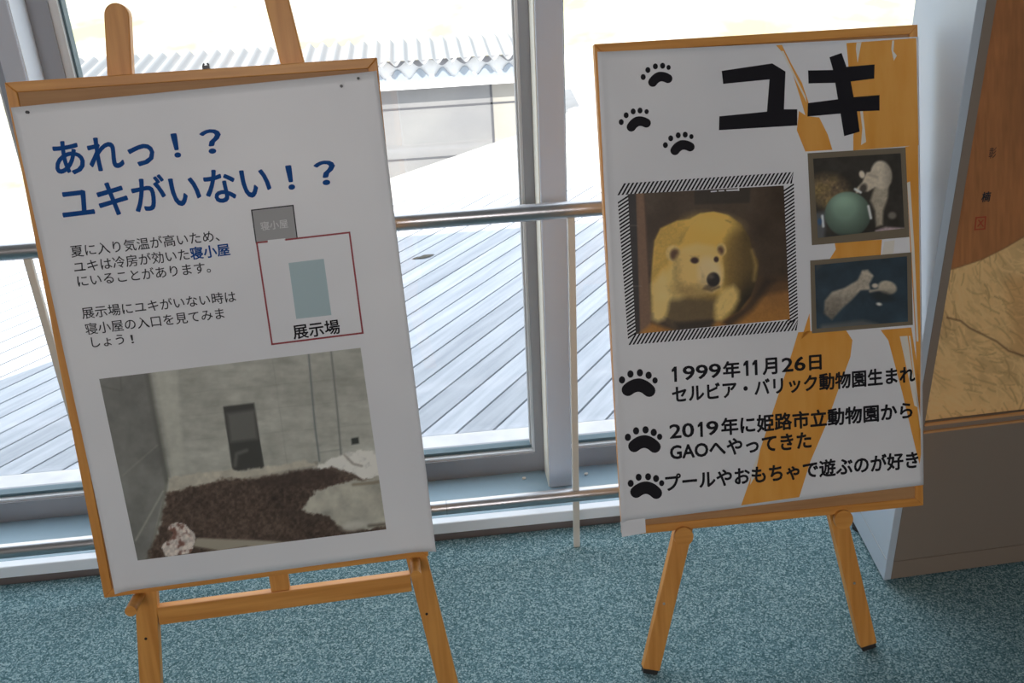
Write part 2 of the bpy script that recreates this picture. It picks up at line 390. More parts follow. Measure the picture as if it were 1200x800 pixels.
def stroke(X, Y, pts, wd, soft=1.5):
    d = np.full(X.shape, 1e9)
    for (x1, y1), (x2, y2) in zip(pts[:-1], pts[1:]):
        ex, ey = x2-x1, y2-y1; L = ex*ex+ey*ey+1e-9
        tt = np.clip(((X-x1)*ex+(Y-y1)*ey)/L, 0, 1)
        d = np.minimum(d, np.hypot(X-x1-tt*ex, Y-y1-tt*ey))
    return ss(d-wd/2, soft)
def put(img, mask, col):
    col = np.asarray(col, float)
    if col.ndim == 1: col = col[None, :]
    img += mask[:, None]*(col-img)
def hue_clip(a): return a/np.maximum(1, a.max(1, keepdims=True)/.9)
def homog(q):
    # unit square (TL,TR,BR,BL) -> quad
    src = [(0, 0), (1, 0), (1, 1), (0, 1)]; A, B = [], []
    for (x, y), (u, v) in zip(src, q):
        A += [[x, y, 1, 0, 0, 0, -u*x, -u*y], [0, 0, 0, x, y, 1, -v*x, -v*y]]; B += [u, v]
    h = np.linalg.solve(np.array(A, float), np.array(B, float)); return np.append(h, 1).reshape(3, 3)
LIT = .52
def picture(name, plane, quad_px, nx, ny, paint, zoom, off, parent, m='photo', lit=LIT):
    """a printed picture: a flat sheet whose print is held as colours on a fine grid.
    quad_px: TL,TR,BR,BL; paint(X, Y) works in close-up coordinates, zoom=(scale, ox, oy)"""
    s, ox, oy = zoom
    C = [plane.uv(p, off) for p in quad_px]
    Hc = homog([((x-ox)*s, (y-oy)*s) for x, y in quad_px])
    tt, uu = np.meshgrid(np.linspace(0, 1, ny), np.linspace(0, 1, nx), indexing='ij')
    t1, u1 = tt.ravel(), uu.ravel()
    Hu = homog(C); q = Hu @ np.vstack([u1, t1, np.ones_like(u1)]); uv = (q[:2]/q[2]).T
    q = Hc @ np.vstack([u1, t1, np.ones_like(u1)]) ; XY = q[:2]/q[2]
    # the sheet corners map through the same square, so picture space and sheet space agree
    rgb = paint(XY[0], XY[1])
    V = np.column_stack([uv, np.full(len(uv), off)])
    idx = np.arange(nx*ny).reshape(ny, nx)
    F = np.column_stack([idx[1:, :-1].ravel(), idx[1:, 1:].ravel(), idx[:-1, 1:].ravel(), idx[:-1, :-1].ravel()])
    me = bpy.data.meshes.new(name); me.from_pydata(V.tolist(), [], F.tolist())
    at = me.attributes.new('print', 'FLOAT_COLOR', 'POINT')
    colr = np.ones((nx*ny, 4)); colr[:, :3] = hue_clip(s2l(rgb)/lit)
    at.data.foreach_set('color', colr.astype(np.float32).ravel())
    return new_obj(name, me, M[m], parent)
def flats(name, plane, polys, m, off, parent):
    return [flat(name, plane, [p], m, off, parent) for p in polys]
def flat(name, plane, polys, m, off, parent):
    V, F = [], []
    for P in polys:
        n0 = len(V)
        for p in P:
            u, v = plane.uv(p, off); V.append((u, v, off))
        F.append(tuple(range(n0, n0+len(P)))[::-1])
    return sheet(name, V, F, m, parent)

# ------------------------------------------------------------------ lettering
def glyphs(body, bold=0.0, spacing=1.0):
    c = bpy.data.curves.new('lettering', 'FONT'); c.body = body; c.offset = min(bold, 0.0); c.resolution_u = 3; c.space_character = spacing
    o = bpy.data.objects.new('lettering', c); COL.objects.link(o)
    dg = bpy.context.evaluated_depsgraph_get(); dg.update()
    me = bpy.data.meshes.new_from_object(o.evaluated_get(dg))
    bpy.data.objects.remove(o); bpy.data.curves.remove(c); return me
def lettering(name, plane, runs, parent, off=.0014):
    """one part per run: (text, material, bold, mode, ...): 'cells' = centres of the first and last full-width
    character cells, 'fit' = left and right middles + height. Bold strokes are made of slightly shifted copies."""
    out = []
    for text, m, bold, mode, a, bpt, *rest in runs:
        me = glyphs(text, bold); co = np.array([v.co[:2] for v in me.vertices])
        A, B = plane.uv(a, off), plane.uv(bpt, off); d = B-A; L = np.linalg.norm(d); ex = d/L; ey = np.array([-ex[1], ex[0]])
        k = max(bold, 0.0); polys = [tuple(p.vertices) for p in me.polygons]
        if mode == 'cells':
            n = rest[0]; sx = L/(n-1); sy = sx*(rest[1] if len(rest) > 1 else 1.0); cx, cy = .5, .38
        else:
            hpx = rest[0]; mid = ((a[0]+bpt[0])/2, (a[1]+bpt[1])/2)
            h = abs(plane.uv((mid[0], mid[1]-hpx/2), off)[1]-plane.uv((mid[0], mid[1]+hpx/2), off)[1])
            x0, x1 = co[:, 0].min()-k, co[:, 0].max()+k; y0, y1 = co[:, 1].min()-k, co[:, 1].max()+k
            sx, sy, cx, cy = L/(x1-x0), h/(y1-y0), x0, (y0+y1)/2
        V, F = [], []
        shifts = [(0, 0)] if k == 0 else [(k*math.cos(2*math.pi*i/8), k*math.sin(2*math.pi*i/8)) for i in range(8)]
        for j, (hx, hy) in enumerate(shifts):
            P = A + np.outer((co[:, 0]+hx-cx)*sx, ex) + np.outer((co[:, 1]+hy-cy)*sy, ey)
            n0 = len(V); V += [(p[0], p[1], off+j*2e-6) for p in P]; F += [tuple(i+n0 for i in q) for q in polys]
        bpy.data.meshes.remove(me); out.append(sheet(name, V, F, M[m], parent))
    return out

# ------------------------------------------------------------------ boards and easels
def board_plane(quad, yaw, lean, anchor):
    ex = np.array([math.cos(yaw), math.sin(yaw), 0]); nn = np.array([-math.sin(yaw), math.cos(yaw), 0])
    ey = np.array([0, 0, math.cos(lean)])+nn*math.sin(lean)
    P = Plane(anchor, ex, ey)
    bl = P.hit(quad[3]); P.o = bl
    tl, tr, br = P.uv(quad[0]), P.uv(quad[1]), P.uv(quad[2])
    P.o = P.pt(tl[0]/2, 0)      # share the small residue between the corners
    tl, tr, br, bl = [P.uv(q) for q in quad]
    x0 = (tl[0]+bl[0])/2; x1 = (tr[0]+br[0])/2; y0 = (bl[1]+br[1])/2; y1 = (tl[1]+tr[1])/2
    P.o = P.pt(x0, y0); P.w = x1-x0; P.h = y1-y0
    return P
def make_board(P, label, fw, group=None):
    t = thing('notice_board', label, 'notice board', mat=P.mat())
    D = .020; W, Hh = P.w, P.h
    b = bmesh.new(); box(b, fw*.6, W-fw*.6, fw*.6, Hh-fw*.6, -D+.002, -.003); obj('backing_panel', b, M['cork'], t)
    for nm, pts in (('frame_rail', [(0, 0), (W, 0), (W-fw, fw), (fw, fw)]), ('frame_rail', [(0, Hh), (fw, Hh-fw), (W-fw, Hh-fw), (W, Hh)])):
        b = bmesh.new(); prism(b, pts, -D, 0); obj(nm, b, M['wood_u'], t, bevel=.0015)
    for nm, pts in (('frame_stile', [(0, 0), (fw, fw), (fw, Hh-fw), (0, Hh)]), ('frame_stile', [(W, 0), (W, Hh), (W-fw, Hh-fw), (W-fw, fw)])):
        b = bmesh.new(); prism(b, pts, -D, 0); obj(nm, b, M['wood_v'], t, bevel=.0015)
    return t
LB = [(5, 98), (441, 66), (503, 652), (122, 700)]
RB = [(695, 47), (1076, 33), (1082, 592), (731, 628)]
def leg_outline(a, c, wd, roundtop=True):
    a, c = np.array(a), np.array(c); d = (c-a)/np.linalg.norm(c-a); n = np.array([-d[1], d[0]])*wd/2
    pts = [a+n, c+n] if False else []
    pts += [c-n, c+n]
    if roundtop:
        for k in range(0, 13):
            th = math.pi*k/12; pts.append(a + n*math.cos(th) - d*(wd/2)*math.sin(th))
    else: pts += [a+n, a-n]
    return pts
def floor_cut(E, a, c):
    """extend the leg line a->c (board axes) until it meets the carpet"""
    a, c = np.array(a), np.array(c); za, zc = E.pt(*a)[2], E.pt(*c)[2]; k = za/(za-zc); return a+(c-a)*k
def make_leg(E, t, a_px, c_px, wd, th, hole, hole_mat, roundtop=True, tip=True):
    a, c = E.uv(a_px), E.uv(c_px); f = floor_cut(E, a, c)
    d = (f-a)/np.linalg.norm(f-a); f = f-d*.014
    b = bmesh.new(); prism(b, leg_outline(a, f, wd, roundtop), -th, 0)
    leg = obj('leg', b, M['wood_v'], t, bevel=.002)
    b = bmesh.new(); h = E.uv(hole); cyl(b, (h[0], h[1], -.002), (h[0], h[1], .0012), .0028, 12); obj('screw', b, hole_mat, leg, smooth=True)
    b = bmesh.new(); n = np.array([-d[1], d[0]])*wd*.42
    P0 = [f-n, f+n, f+d*.010+n, f+d*.010-n]; prism(b, [tuple(p) for p in P0], -th*.9, -th*.1); obj('rubber_foot', b, M['rubber'], leg)
    return a, f

# ---- left easel
GL = on_floor((176, 797), .155)
PL0 = board_plane(LB, .0422, .2103, GL)
EL = Plane(PL0.o-PL0.n*.0, PL0.ex, PL0.ey)
# easel face lies just behind the board's back
PL = PL0; EL.o = PL.o-PL.n*.0225
tE = thing('easel', 'pine easel with two round-topped uprights and a crossbar, holding the left blue-lettered poster', 'easel', mat=EL.mat())
la, lf = make_leg(EL, tE, (136.5, 18), (174.5, 775), .041, .022, (171, 748), M['knot'])
ra, rf = make_leg(EL, tE, (322, -8), (513.5, 755), .041, .022, (500, 719), M['knot'])
def lerp_at(a, f, v): k = (v-a[1])/(f[1]-a[1]); return a+(f-a)*k
vc = (EL.uv((185, 717))[1]+EL.uv((478, 689))[1])/2; vh = .019
xl, xr = lerp_at(la, lf, vc)[0]+.021, lerp_at(ra, rf, vc)[0]-.023
b = bmesh.new(); box(b, xl, xr, vc-vh, vc+vh, -.021, -.001); obj('crossbar', b, M['wood_u'], tE, bevel=.0015)
tb = EL.uv((327, 684)); b = bmesh.new(); box(b, tb[0]-.018, tb[0]+.018, vc+vh+.0005, PL.h*0-.001, -.019, -.004); obj('centre_block', b, M['wood_v'], tE)
vt = .80; b = bmesh.new(); box(b, lerp_at(la, lf, vt)[0]-.018, lerp_at(ra, rf, vt)[0]+.018, vt-.02, vt+.02, -.042, -.0225); obj('top_brace', b, M['wood_u'], tE, bevel=.0015)
for px, lp in (((163, 694), 0), ((487, 664), 1)):
    c = EL.uv(px); c[1] = -.0125-.004*lp
    b = bmesh.new(); cyl(b, (c[0], c[1], -.01), (c[0], c[1], .066), .0105, 24); obj('peg', b, M['wood_u'], tE, smooth=True)
def rear_leg(E, t, u, v_top, x_extra=0.0):
    """braced back leg: hinge behind the uprights, foot against the lower bar of the handrail"""
    top = E.pt(u, v_top, -.045); foot = np.array([top[0]+x_extra, RY-.0275, .150])
    inv = E.mat().inverted(); T, Fo = inv @ Vector(top), inv @ Vector(foot)
    d = (Fo-T).normalized(); sx = Vector((1, 0, 0)); sx = (sx-d*sx.dot(d)).normalized(); sy = d.cross(sx)
    b = bmesh.new(); P = []
    for q in (T, Fo):
        for s1, s2 in ((-1, -1), (1, -1), (1, 1), (-1, 1)): P.append(q+sx*s1*.015+sy*s2*.009)
    hexa(b, P); obj('rear_leg', b, M['wood_v'], t, bevel=.0015)
rear_leg(EL, tE, .33, .80)
BL_ = make_board(PL, 'brown framed notice board on the left easel, behind the blue-headed poster', .0175)

# ---- right easel
GR = on_floor((763, 787), 0)
ER0 = Plane(GR, (1, 0, 0), (0, math.sin(.3041), math.cos(.3041)))
PR = board_plane(RB, -.003, .3041, GR+ER0.n*.034)
ER = Plane(PR.o-PR.n*.0225, PR.ex, PR.ey)
tE2 = thing('easel', 'pine A-frame easel with round disc pegs, holding the right orange poster', 'easel', mat=ER.mat())
a1, f1 = make_leg(ER, tE2, (886, 262), (763, 787), .037, .022, (778, 707), M['screw'])
a2, f2 = make_leg(ER, tE2, (897, 240), (1016, 745), .037, .022, (1001, 683), M['screw'])
for px in ((801.5, 629), (989, 609)):
    c = ER.uv(px, .032)
    b = bmesh.new(); cyl(b, (c[0], -.0095, .0005), (c[0], -.0095, .0232), .0085, 24); cyl(b, (c[0], c[1], .0232), (c[0], c[1], .0320), .0200, 32)
    obj('peg', b, M['wood_u'], tE2, smooth=True)
vt = .52; q1, q2 = lerp_at(a1, f1, vt), lerp_at(a2, f2, vt)
b = bmesh.new(); box(b, q1[0]-.015, q2[0]+.015, vt-.018, vt+.018, -.042, -.0225); obj('brace', b, M['wood_u'], tE2, bevel=.0015)
rear_leg(ER, tE2, (q1[0]+q2[0])/2, vt)
BR_ = make_board(PR, 'brown framed notice board on the right easel, behind the bear portrait poster', .0175)

# ------------------------------------------------------------------ posters
def poster_sheet(name, plane, quad, nx, ny, lift, parent, m):
    C = [plane.uv(p, .001) for p in quad]; V = []
    Hc = homog(C)
    for j in range(ny+1):
        for i in range(nx+1):
            s, t_ = i/nx, j/ny; q = Hc @ np.array([s, t_, 1]); u, v = q[:2]/q[2]
            du, dz = lift(s, t_); V.append((u+du, v, .0008+dz))
    F = [(j*(nx+1)+i, (j+1)*(nx+1)+i, (j+1)*(nx+1)+i+1, j*(nx+1)+i+1) for j in range(ny) for i in range(nx)]
    o = sheet(name, V, F, m, parent)
    for p in o.data.polygons: p.use_smooth = True
    md = o.modifiers.new('thickness', 'SOLIDIFY'); md.thickness = .0003; md.offset = -1
    return o
# ---- left poster
tP = thing('poster', 'white poster with blue two-line heading, site plan and photo of a bare enclosure', 'poster', mat=PL.mat())
def lift_l(s, t_):
    e = max(0, (s-.90)/.10); w_ = max(0, (.05-s)/.05)*max(0, (t_-.75)/.25)
    return -.004*e*e, .012*e*e*(.5+.5*t_) + .008*w_*w_ + .0004*(1+math.sin(9*s+4*t_))*(1 if .1 < s < .9 else 0)*0
poster_sheet('paper_sheet', PL, [(12.5, 126), (444, 83), (513, 643), (136, 694)], 60, 60, lift_l, tP, M['paper'])
lettering('heading_lettering', PL, [
    ('あれっ', 'ink_blue', .022, 'cells', (80, 184.5), (164.5, 175.5), 3, 1.08),
    ('！', 'ink_blue', .022, 'fit', (202, 171), (210, 170), 29), ('？', 'ink_blue', .022, 'fit', (235, 167), (260, 164.5), 29),
    ('ユキがいない', 'ink_blue', .022, 'cells', (89.5, 237.5), (298.5, 213), 6, 1.08),
    ('！', 'ink_blue', .022, 'fit', (336, 208.5), (344, 207.5), 29), ('？', 'ink_blue', .022, 'fit', (368.7, 204), (393.7, 201), 29)], tP)
Z3 = lambda x, y: (60+x/5, 260+y/5)
lettering('body_lettering', PL, [
    ('夏に入り気温が高いため、', 'ink_text', .007, 'cells', Z3(150, 170), Z3(995, 77), 12),
    ('ユキは冷房が効いた', 'ink_text', .007, 'cells', Z3(165, 262), Z3(776, 191), 9),
    ('寝小屋', 'ink_blue', .022, 'cells', Z3(852, 182), Z3(1009, 163), 3),
    ('にいることがあります。', 'ink_text', .007, 'cells', Z3(183, 345), Z3(943, 262), 11),
    ('展示場にユキがいない時は', 'ink_text', .007, 'cells', Z3(215, 532), Z3(1047, 439), 12),
    ('寝小屋の入口を見てみま', 'ink_text', .007, 'cells', Z3(235, 625), Z3(985, 537), 11),
    ('しょう', 'ink_text', .006, 'cells', Z3(255, 703), Z3(403, 688), 3), ('！', 'ink_text', .006, 'fit', Z3(466, 687), Z3(482, 685), 10)], tP)
Z4 = lambda x, y: (270+x/4.444, 230+y/4.444)
def q4(*p): return [Z4(*a) for a in p]
def bar(x1, y1, x2, y2, wd):
    d = np.array([x2-x1, y2-y1], float); d /= np.linalg.norm(d); n = np.array([-d[1], d[0]])*wd/2; e = d*wd/2
    A, B = np.array([x1, y1])-e, np.array([x2, y2])+e
    return [tuple(A+n), tuple(B+n), tuple(B-n), tuple(A-n)]
flat('plan_hut', PL, [q4((110, 72), (326, 47), (347, 215), (134, 240))], M['box_grey'], .0010, tP)
flat('plan_hut_outline', PL, [q4(*bar(*s, 6)) for s in ((110, 72, 326, 47), (326, 47, 347, 212), (110, 72, 134, 240))], M['ink_text'], .0013, tP)
flats('plan_outline', PL, [q4(*bar(*s, 9)) for s in ((137, 241, 190, 236), (287, 226, 620, 188), (620, 188, 689, 711), (689, 711, 217, 770), (217, 770, 137, 241))], M['box_red'], .0013, tP)
flat('plan_doorway_gap', PL, [q4((194, 228), (286, 218), (288, 234), (196, 244))], M['paper'], .0013, tP)
flat('plan_pool', PL, [q4((303, 347), (486, 325), (526, 618), (343, 638))], M['pool'], .0010, tP)
lettering('plan_lettering', PL, [
    ('寝小屋', 'ink_pale', .006, 'cells', Z4(180, 154), Z4(277, 143), 3),
    ('展示場', 'ink_black', .018, 'cells', Z4(365, 703), Z4(530, 681), 3)], tP, .0016)

def paint_enclosure(X, Y):
    n1, n2, n3 = fbm(X, Y, 130, 1), fbm(X, Y, 22, 5), fbm(X, Y*4, 60, 9)
    X0, Y0 = X, Y; Xr = X+(fbm(X, Y, 26, 90)-.5)*26+(fbm(X, Y, 9, 93)-.5)*9; Yr = Y+(fbm(X, Y, 26, 91)-.5)*22+(fbm(X, Y, 9, 94)-.5)*8
    img = np.tile(np.array([136., 136, 127]), (len(X), 1)) + ((n1-.5)*50+(n2-.5)*16+(n3-.5)*22)[:, None]
    put(img, stroke(X, Y, [(650, 60), (700, 420)], 3, 2)*.3, (100, 100, 92))
    for y0 in (180, 260, 345): put(img, stroke(X, Y, [(330, y0), (1000, y0-60)], 2.5, 2)*.22, (95, 95, 88))
    put(img, poly(X, Y, [(240, 105), (318, 95), (345, 455), (305, 470)], 8)*.7, np.column_stack([150+(n2-.5)*20]*3)*np.array([1, 1, .93]))
    lw = poly(X, Y, [(30, 120), (212, 100), (250, 300), (283, 480), (215, 770), (160, 780)], 3)
    put(img, lw, np.column_stack([94+(n1-.5)*40+(n2-.5)*14+(X-150)*.05]*3)*np.array([1, 1, .95]))
    put(img, stroke(X, Y, [(214, 100), (250, 300), (285, 480)], 16, 8)*.75, (68, 68, 62))
    put(img, stroke(X, Y, [(285, 480), (262, 600), (218, 760)], 10, 4)*.6, (74, 74, 66))
    put(img, stroke(X, Y, [(270, 520), (175, 690)], 6, 3)*.6, (140, 138, 126))
    put(img, stroke(X, Y, [(55, 155), (125, 172), (122, 120)], 5, 3)*.5, (70, 70, 64))
    put(img, stroke(X, Y, [(130, 465), (250, 360)], 5, 3)*.35, (130, 130, 118))
    # right hand panel joints, vent
    put(img, stroke(X, Y, [(775, 40), (797, 290), (813, 415)], 6, 2)*.8, (78, 84, 84))
    put(img, stroke(X, Y, [(853, 30), (875, 240), (888, 395)], 6, 2)*.8, (86, 88, 84))
    put(img, poly(X, Y, [(923, 336), (948, 332), (951, 354), (925, 358)], 2), (38, 42, 38))
    put(img, stroke(X, Y, [(815, 385), (890, 375)], 5, 3)*.5, (95, 98, 92))
    put(img, stroke(Xr, Yr, [(360, 500), (520, 458), (800, 425)], 7, 5)*.55, (88, 80, 68))
    # doorway
    put(img, poly(X, Y, [(478, 226), (586, 213), (622, 440), (512, 455)], 2), (44, 44, 40))
    put(img, poly(X, Y, [(492, 250), (588, 236), (598, 338), (504, 350)], 8)*.85, (82, 82, 77))
    put(img, stroke(X, Y, [(520, 430), (525, 390), (560, 378)], 12, 5)*.6, (92, 92, 86))
    # kerb ledge and bare earth
    put(img, poly(Xr, Yr, [(285, 472), (510, 440), (525, 452), (760, 412), (800, 430), (600, 475), (290, 528)], 4), np.column_stack([150+(n2-.5)*40]*3)*np.array([1, .97, .88]))
    earth = poly(Xr, Yr, [(283, 530), (350, 508), (480, 480), (620, 470), (790, 440), (1060, 430), (1070, 680), (200, 790), (262, 640)], 5)
    ec = np.array([60., 47, 38])[None, :]+((fbm(X, Y, 9, 21)-.5)*64+(n1-.5)*34)[:, None]*np.array([1, .9, .8])
    put(img, earth, ec)
    put(img, poly(X, Y, [(560, 480), (790, 440), (900, 450), (860, 490), (640, 510)], 12)*.6, (48, 36, 29))
    # broken slabs
    s1 = poly(Xr, Yr, [(795, 432), (850, 410), (905, 385), (1060, 372), (1060, 470), (960, 475), (895, 450), (850, 440)], 4)
    put(img, s1, np.column_stack([186+(fbm(X, Y, 24, 3)-.5)*110]*3)*np.array([1, .99, .95]))
    put(img, stroke(X, Y, [(900, 395), (930, 425), (960, 432)], 7, 4)*.7, (95, 88, 78))
    put(img, stroke(X, Y, [(850, 440), (895, 460), (960, 480)], 9, 5)*.6, (75, 64, 54))
    s2 = poly(Xr, Yr, [(752, 585), (800, 525), (880, 492), (1060, 462), (1060, 640), (930, 660), (880, 640), (845, 610)], 4)
    put(img, s2, np.column_stack([140+(fbm(X, Y, 60, 4)-.5)*60+(n2-.5)*20]*3)*np.array([1, .985, .90]))
    put(img, stroke(X, Y, [(930, 497), (1000, 490), (1060, 480)], 10, 4)*.6, (92, 80, 62))
    put(img, stroke(Xr, Yr, [(755, 605), (845, 618), (880, 650), (960, 655)], 14, 6)*.75, (58, 47, 38))
    put(img, ell(X, Y, 935, 640, 45, 16, -.2, 6)*.8, (160, 158, 148))
    put(img, stroke(X, Y, [(985, 640), (1060, 632)], 10, 5)*.7, (60, 52, 44))
    # rubble heap and plank
    rb = np.maximum(ell(X, Y, 340, 690, 42, 50, .3, 8), np.maximum(ell(X, Y, 320, 645, 30, 16, 0, 6), ell(X, Y, 300, 720, 34, 26, 0, 8)))
    rn = fbm(X, Y, 22, 31); rb = np.clip((rb*1.3-.55+(fbm(X, Y, 26, 77)-.5)*1.5)*5, 0, 1)
    put(img, rb*np.clip((rn-.28)*6, 0, 1), np.column_stack([172+(fbm(X, Y, 9, 35)-.5)*90]*3)*np.array([1, .95, .9])); put(img, rb*np.clip((.52-rn)*5, 0, 1)*.8, (100, 66, 56))
    put(img, poly(X, Y, [(385, 682), (600, 690), (760, 700), (760, 722), (560, 712), (470, 728), (375, 712)], 4), (128, 122, 108))
    put(img, stroke(X, Y, [(375, 712), (470, 728), (560, 712)], 5, 3)*.7, (70, 60, 50))
    return img*1.0
picture('enclosure_photo', PL, [(116.2, 443.9), (422.5, 407.4), (452.7, 620), (161.4, 656.5)], 230, 165, paint_enclosure, (2.963, 100, 400), .0012, tP)
# pins and clip on the left board
def pushpin(px, label):
    u, v = PL.uv(px); b = bmesh.new(); cyl(b, (0, 0, 0), (0, 0, .0035), .0026, 12, .0020); cyl(b, (0, 0, .0035), (0, 0, .0055), .0020, 12, .0026)
    o = obj('pushpin', b, M['pin'], smooth=True); o.matrix_world = PL.mat() @ Matrix.Translation((u, v, .0010)); return tag(o, label, 'pin')
pushpin((33, 131.5), 'small dark pin in the top left corner of the blue-headed poster')
pushpin((400, 101), 'small dark pin near the top right of the blue-headed poster, the lower of two')
pushpin((420, 92), 'small dark pin near the top right of the blue-headed poster, the higher of two')
u, v = PL.uv((241, 81)); b = bmesh.new()
box(b, -.006, .006, 0, .006, -.004, .004)
for s in (-1, 1): cyl(b, (s*.0052, .0065, 0), (s*.0022, .0095, 0), .0016, 10)
o = obj('clip', b, M['pin']); o.matrix_world = PL.mat() @ Matrix.Translation((u, PL.h+.0002, -.008)); tag(o, 'tiny black clip on the top edge of the left notice board', 'clip')

# ---- right poster
tP2 = thing('poster', 'white poster with black title, orange brush strokes, paw prints and bear portrait', 'poster', mat=PR.mat())
def lift_r(s, t_):
    e = max(0, (.022-s)/.022); return .001*e*e, .004*e*e
poster_sheet('paper_sheet', PR, [(699, 61), (1076.5, 43), (1082.5, 568), (727, 612)], 60, 60, lift_r, tP2, M['paper'])
def foldpoly(P, off): return [(*PR.uv(p, off), off) for p in P]
V = foldpoly([(727, 611), (756, 607), (757, 624), (729, 629)], .0012); sheet('corner_flap', V, [(3, 2, 1, 0)], M['paper'], tP2).modifiers.new('thickness', 'SOLIDIFY').thickness = .0004
R2 = lambda x, y: (830+x/4, 30+y/4)
R4 = lambda x, y: (930+x/3.333, 160+y/3.333)
R6 = lambda x, y: (900+x/3.335, 400+y/3.335)
def mp(f, *P): return [f(*p) for p in P]
flats('brush_stroke', PR, [
    mp(R2, (648, 82), (975, 58), (980, 300), (986, 560), (680, 585), (680, 520), (690, 440), (668, 330)),
    mp(R2, (318, 92), (345, 90), (390, 180), (440, 270), (470, 360), (468, 425), (520, 430), (560, 510), (582, 582), (455, 590), (415, 490), (425, 400), (455, 420), (432, 340), (395, 225), (360, 140)),
    [(978, 284), R4(345, 402), R4(340, 470), R4(140, 480), R4(165, 440)],
    [R4(436, 40), R4(486, 30), R4(496, 760), R4(494, 1200), R4(490, 1180), R4(478, 820), R4(455, 430)],
    mp(R6, (118, -36), (300, -52), (330, -5), (322, 60), (285, 160), (225, 330), (165, 470), (122, 608), (-105, 640), (-60, 510), (10, 300), (60, 150), (95, 40)),
    mp(R6, (440, -45), (560, -55), (592, 150), (598, 440), (592, 480), (570, 390), (525, 200), (470, -5)),
    [R4(30, 790), R4(62, 690), R4(66, 760), R4(20, 800)]], M['orange'], .0010, tP2)
flats('brush_streak', PR, [
    mp(R2, (695, 80), (718, 78), (712, 110), (700, 175), (692, 110)),
    mp(R2, (862, 70), (872, 70), (868, 120), (884, 140), (870, 165), (858, 110)),
    mp(R2, (712, 400), (724, 398), (732, 470), (740, 545), (716, 560), (722, 480)),
    mp(R2, (342, 120), (352, 118), (455, 330), (462, 362), (446, 330)),
    [R4(443, 180), R4(455, 175), R4(472, 440), R4(488, 800), R4(480, 800), R4(460, 440)],
    [R4(355, 410), R4(395, 405), R4(390, 455), R4(345, 465)],
    mp(R6, (515, -20), (545, -22), (565, 120), (590, 260), (572, 250), (545, 120)),
    mp(R6, (550, -22), (556, -22), (600, 340), (594, 340)),
    mp(R6, (-70, 560), (-62, 500), (-30, 420), (-52, 530))], M['streak'], .00115, tP2)
flats('title_lettering', PR, [
    mp(R2, (63, 212), (300, 177), (362, 215), (355, 392), (417, 392), (417, 468), (50, 490), (52, 425), (275, 403), (287, 252), (70, 273)),
    mp(R2, (568, 148), (625, 128), (648, 193), (780, 182), (778, 248), (668, 262), (682, 335), (803, 325), (803, 398), (697, 402), (710, 497), (637, 518), (620, 412), (465, 426), (467, 363), (608, 345), (595, 268), (470, 271), (468, 210), (585, 208))],
    M['ink_black'], .0014, tP2)
def paw(zc, s, ox, oy, pad, toes, rot, name='paw_print', k=1.0, tw=14.0):
    cx, cy = pad; P = []
    # bean shaped pad: a thick arched stroke with round ends
    hl, r = 38*k, 25*k; up, low = [], []
    for i in range(15):
        q = -1+2*i/14; x, y = hl*q, 17*k*q*q-6*k; nx_, ny_ = 34*k*q/hl, -1.0; ln = math.hypot(nx_, ny_)
        up.append((x+nx_/ln*r*(1.12-.12*abs(q)), y+ny_/ln*r*(1.12-.12*abs(q)))); low.append((x-nx_/ln*r*.86, y-ny_/ln*r*.86))
    def cap(p0, p1):
        mx, my = (p0[0]+p1[0])/2, (p0[1]+p1[1])/2; ax, ay = p0[0]-mx, p0[1]-my
        return [(mx+ax*math.cos(t)-ay*math.sin(t), my+ax*math.sin(t)+ay*math.cos(t)) for t in [math.pi*i/8 for i in range(1, 8)]]
    loop = up+cap(up[-1], low[-1])+low[::-1]+cap(low[0], up[0])
    c_, s_ = math.cos(rot), math.sin(rot)
    for x, y in loop: P.append((cx+x*c_-y*s_, cy+x*s_+y*c_))
    out = [[(ox+x/s, oy+y/s) for x, y in P]]
    for i, (tx, ty) in enumerate(toes):
        r = tw*(1 if i < 4 else .85); out.append([(ox+(tx+r*math.cos(a)*.95)/s, oy+(ty+r*1.12*math.sin(a))/s) for a in np.linspace(0, 2*math.pi, 15)[:-1]])
    return flat(name, PR, out, M['ink_black'], .0014, tP2)
paw(0, 4, 690, 30, (333, 248), [(255, 241), (277, 208), (312, 191), (346, 188), (374, 196)], -.24, tw=12.5, k=.93)
paw(0, 4, 690, 30, (232, 457), [(152, 452), (175, 420), (208, 402), (240, 398), (271, 403)], -.26, tw=12.5, k=.93)
paw(0, 4, 690, 30, (437, 568), [(359, 560), (384, 528), (419, 514), (452, 511), (481, 520)], -.24, tw=12.5, k=.93)
paw(0, 3.333, 710, 400, (128, 180), [(63, 150), (96, 127), (133, 122), (167, 132), (192, 152)], .04, k=1.06, tw=13)
paw(0, 3.333, 710, 400, (151, 400), [(86, 374), (118, 349), (155, 345), (187, 355), (210, 372)], .03, k=1.02, tw=13)
paw(0, 3.333, 710, 400, (158, 580), [(97, 554), (128, 530), (165, 528), (196, 535), (218, 553)], .05, k=1.0, tw=12.5)
BK = .030
def cap(items): # date line: each group at its own place along the slanting line
    yy = lambda x: 438.5-(x-786.5)*14.5/176.5
    return [(tx, 'ink_black', .022 if tx.isdigit() else .030, 'fit', (x0, yy(x0)), (x1, yy(x1)), h) for tx, x0, x1, h in items]
def one(x, y, h=17.5): # plain figure one with a flag
    flat('caption_lettering', PR, [[(x+3.0, y-h/2-.2), (x+5.9, y-h/2-.4), (x+6.4, y+h/2), (x+3.2, y+h/2+.2), (x+2.8, y-h/2+5.2), (x+.2, y-h/2+6.4), (x, y-h/2+3.6)]], M['ink_black'], .0014, tP2)
one(787, 438.4); one(871, 431.4); one(881.5, 430.6); one(817.5, 503, 17.5)
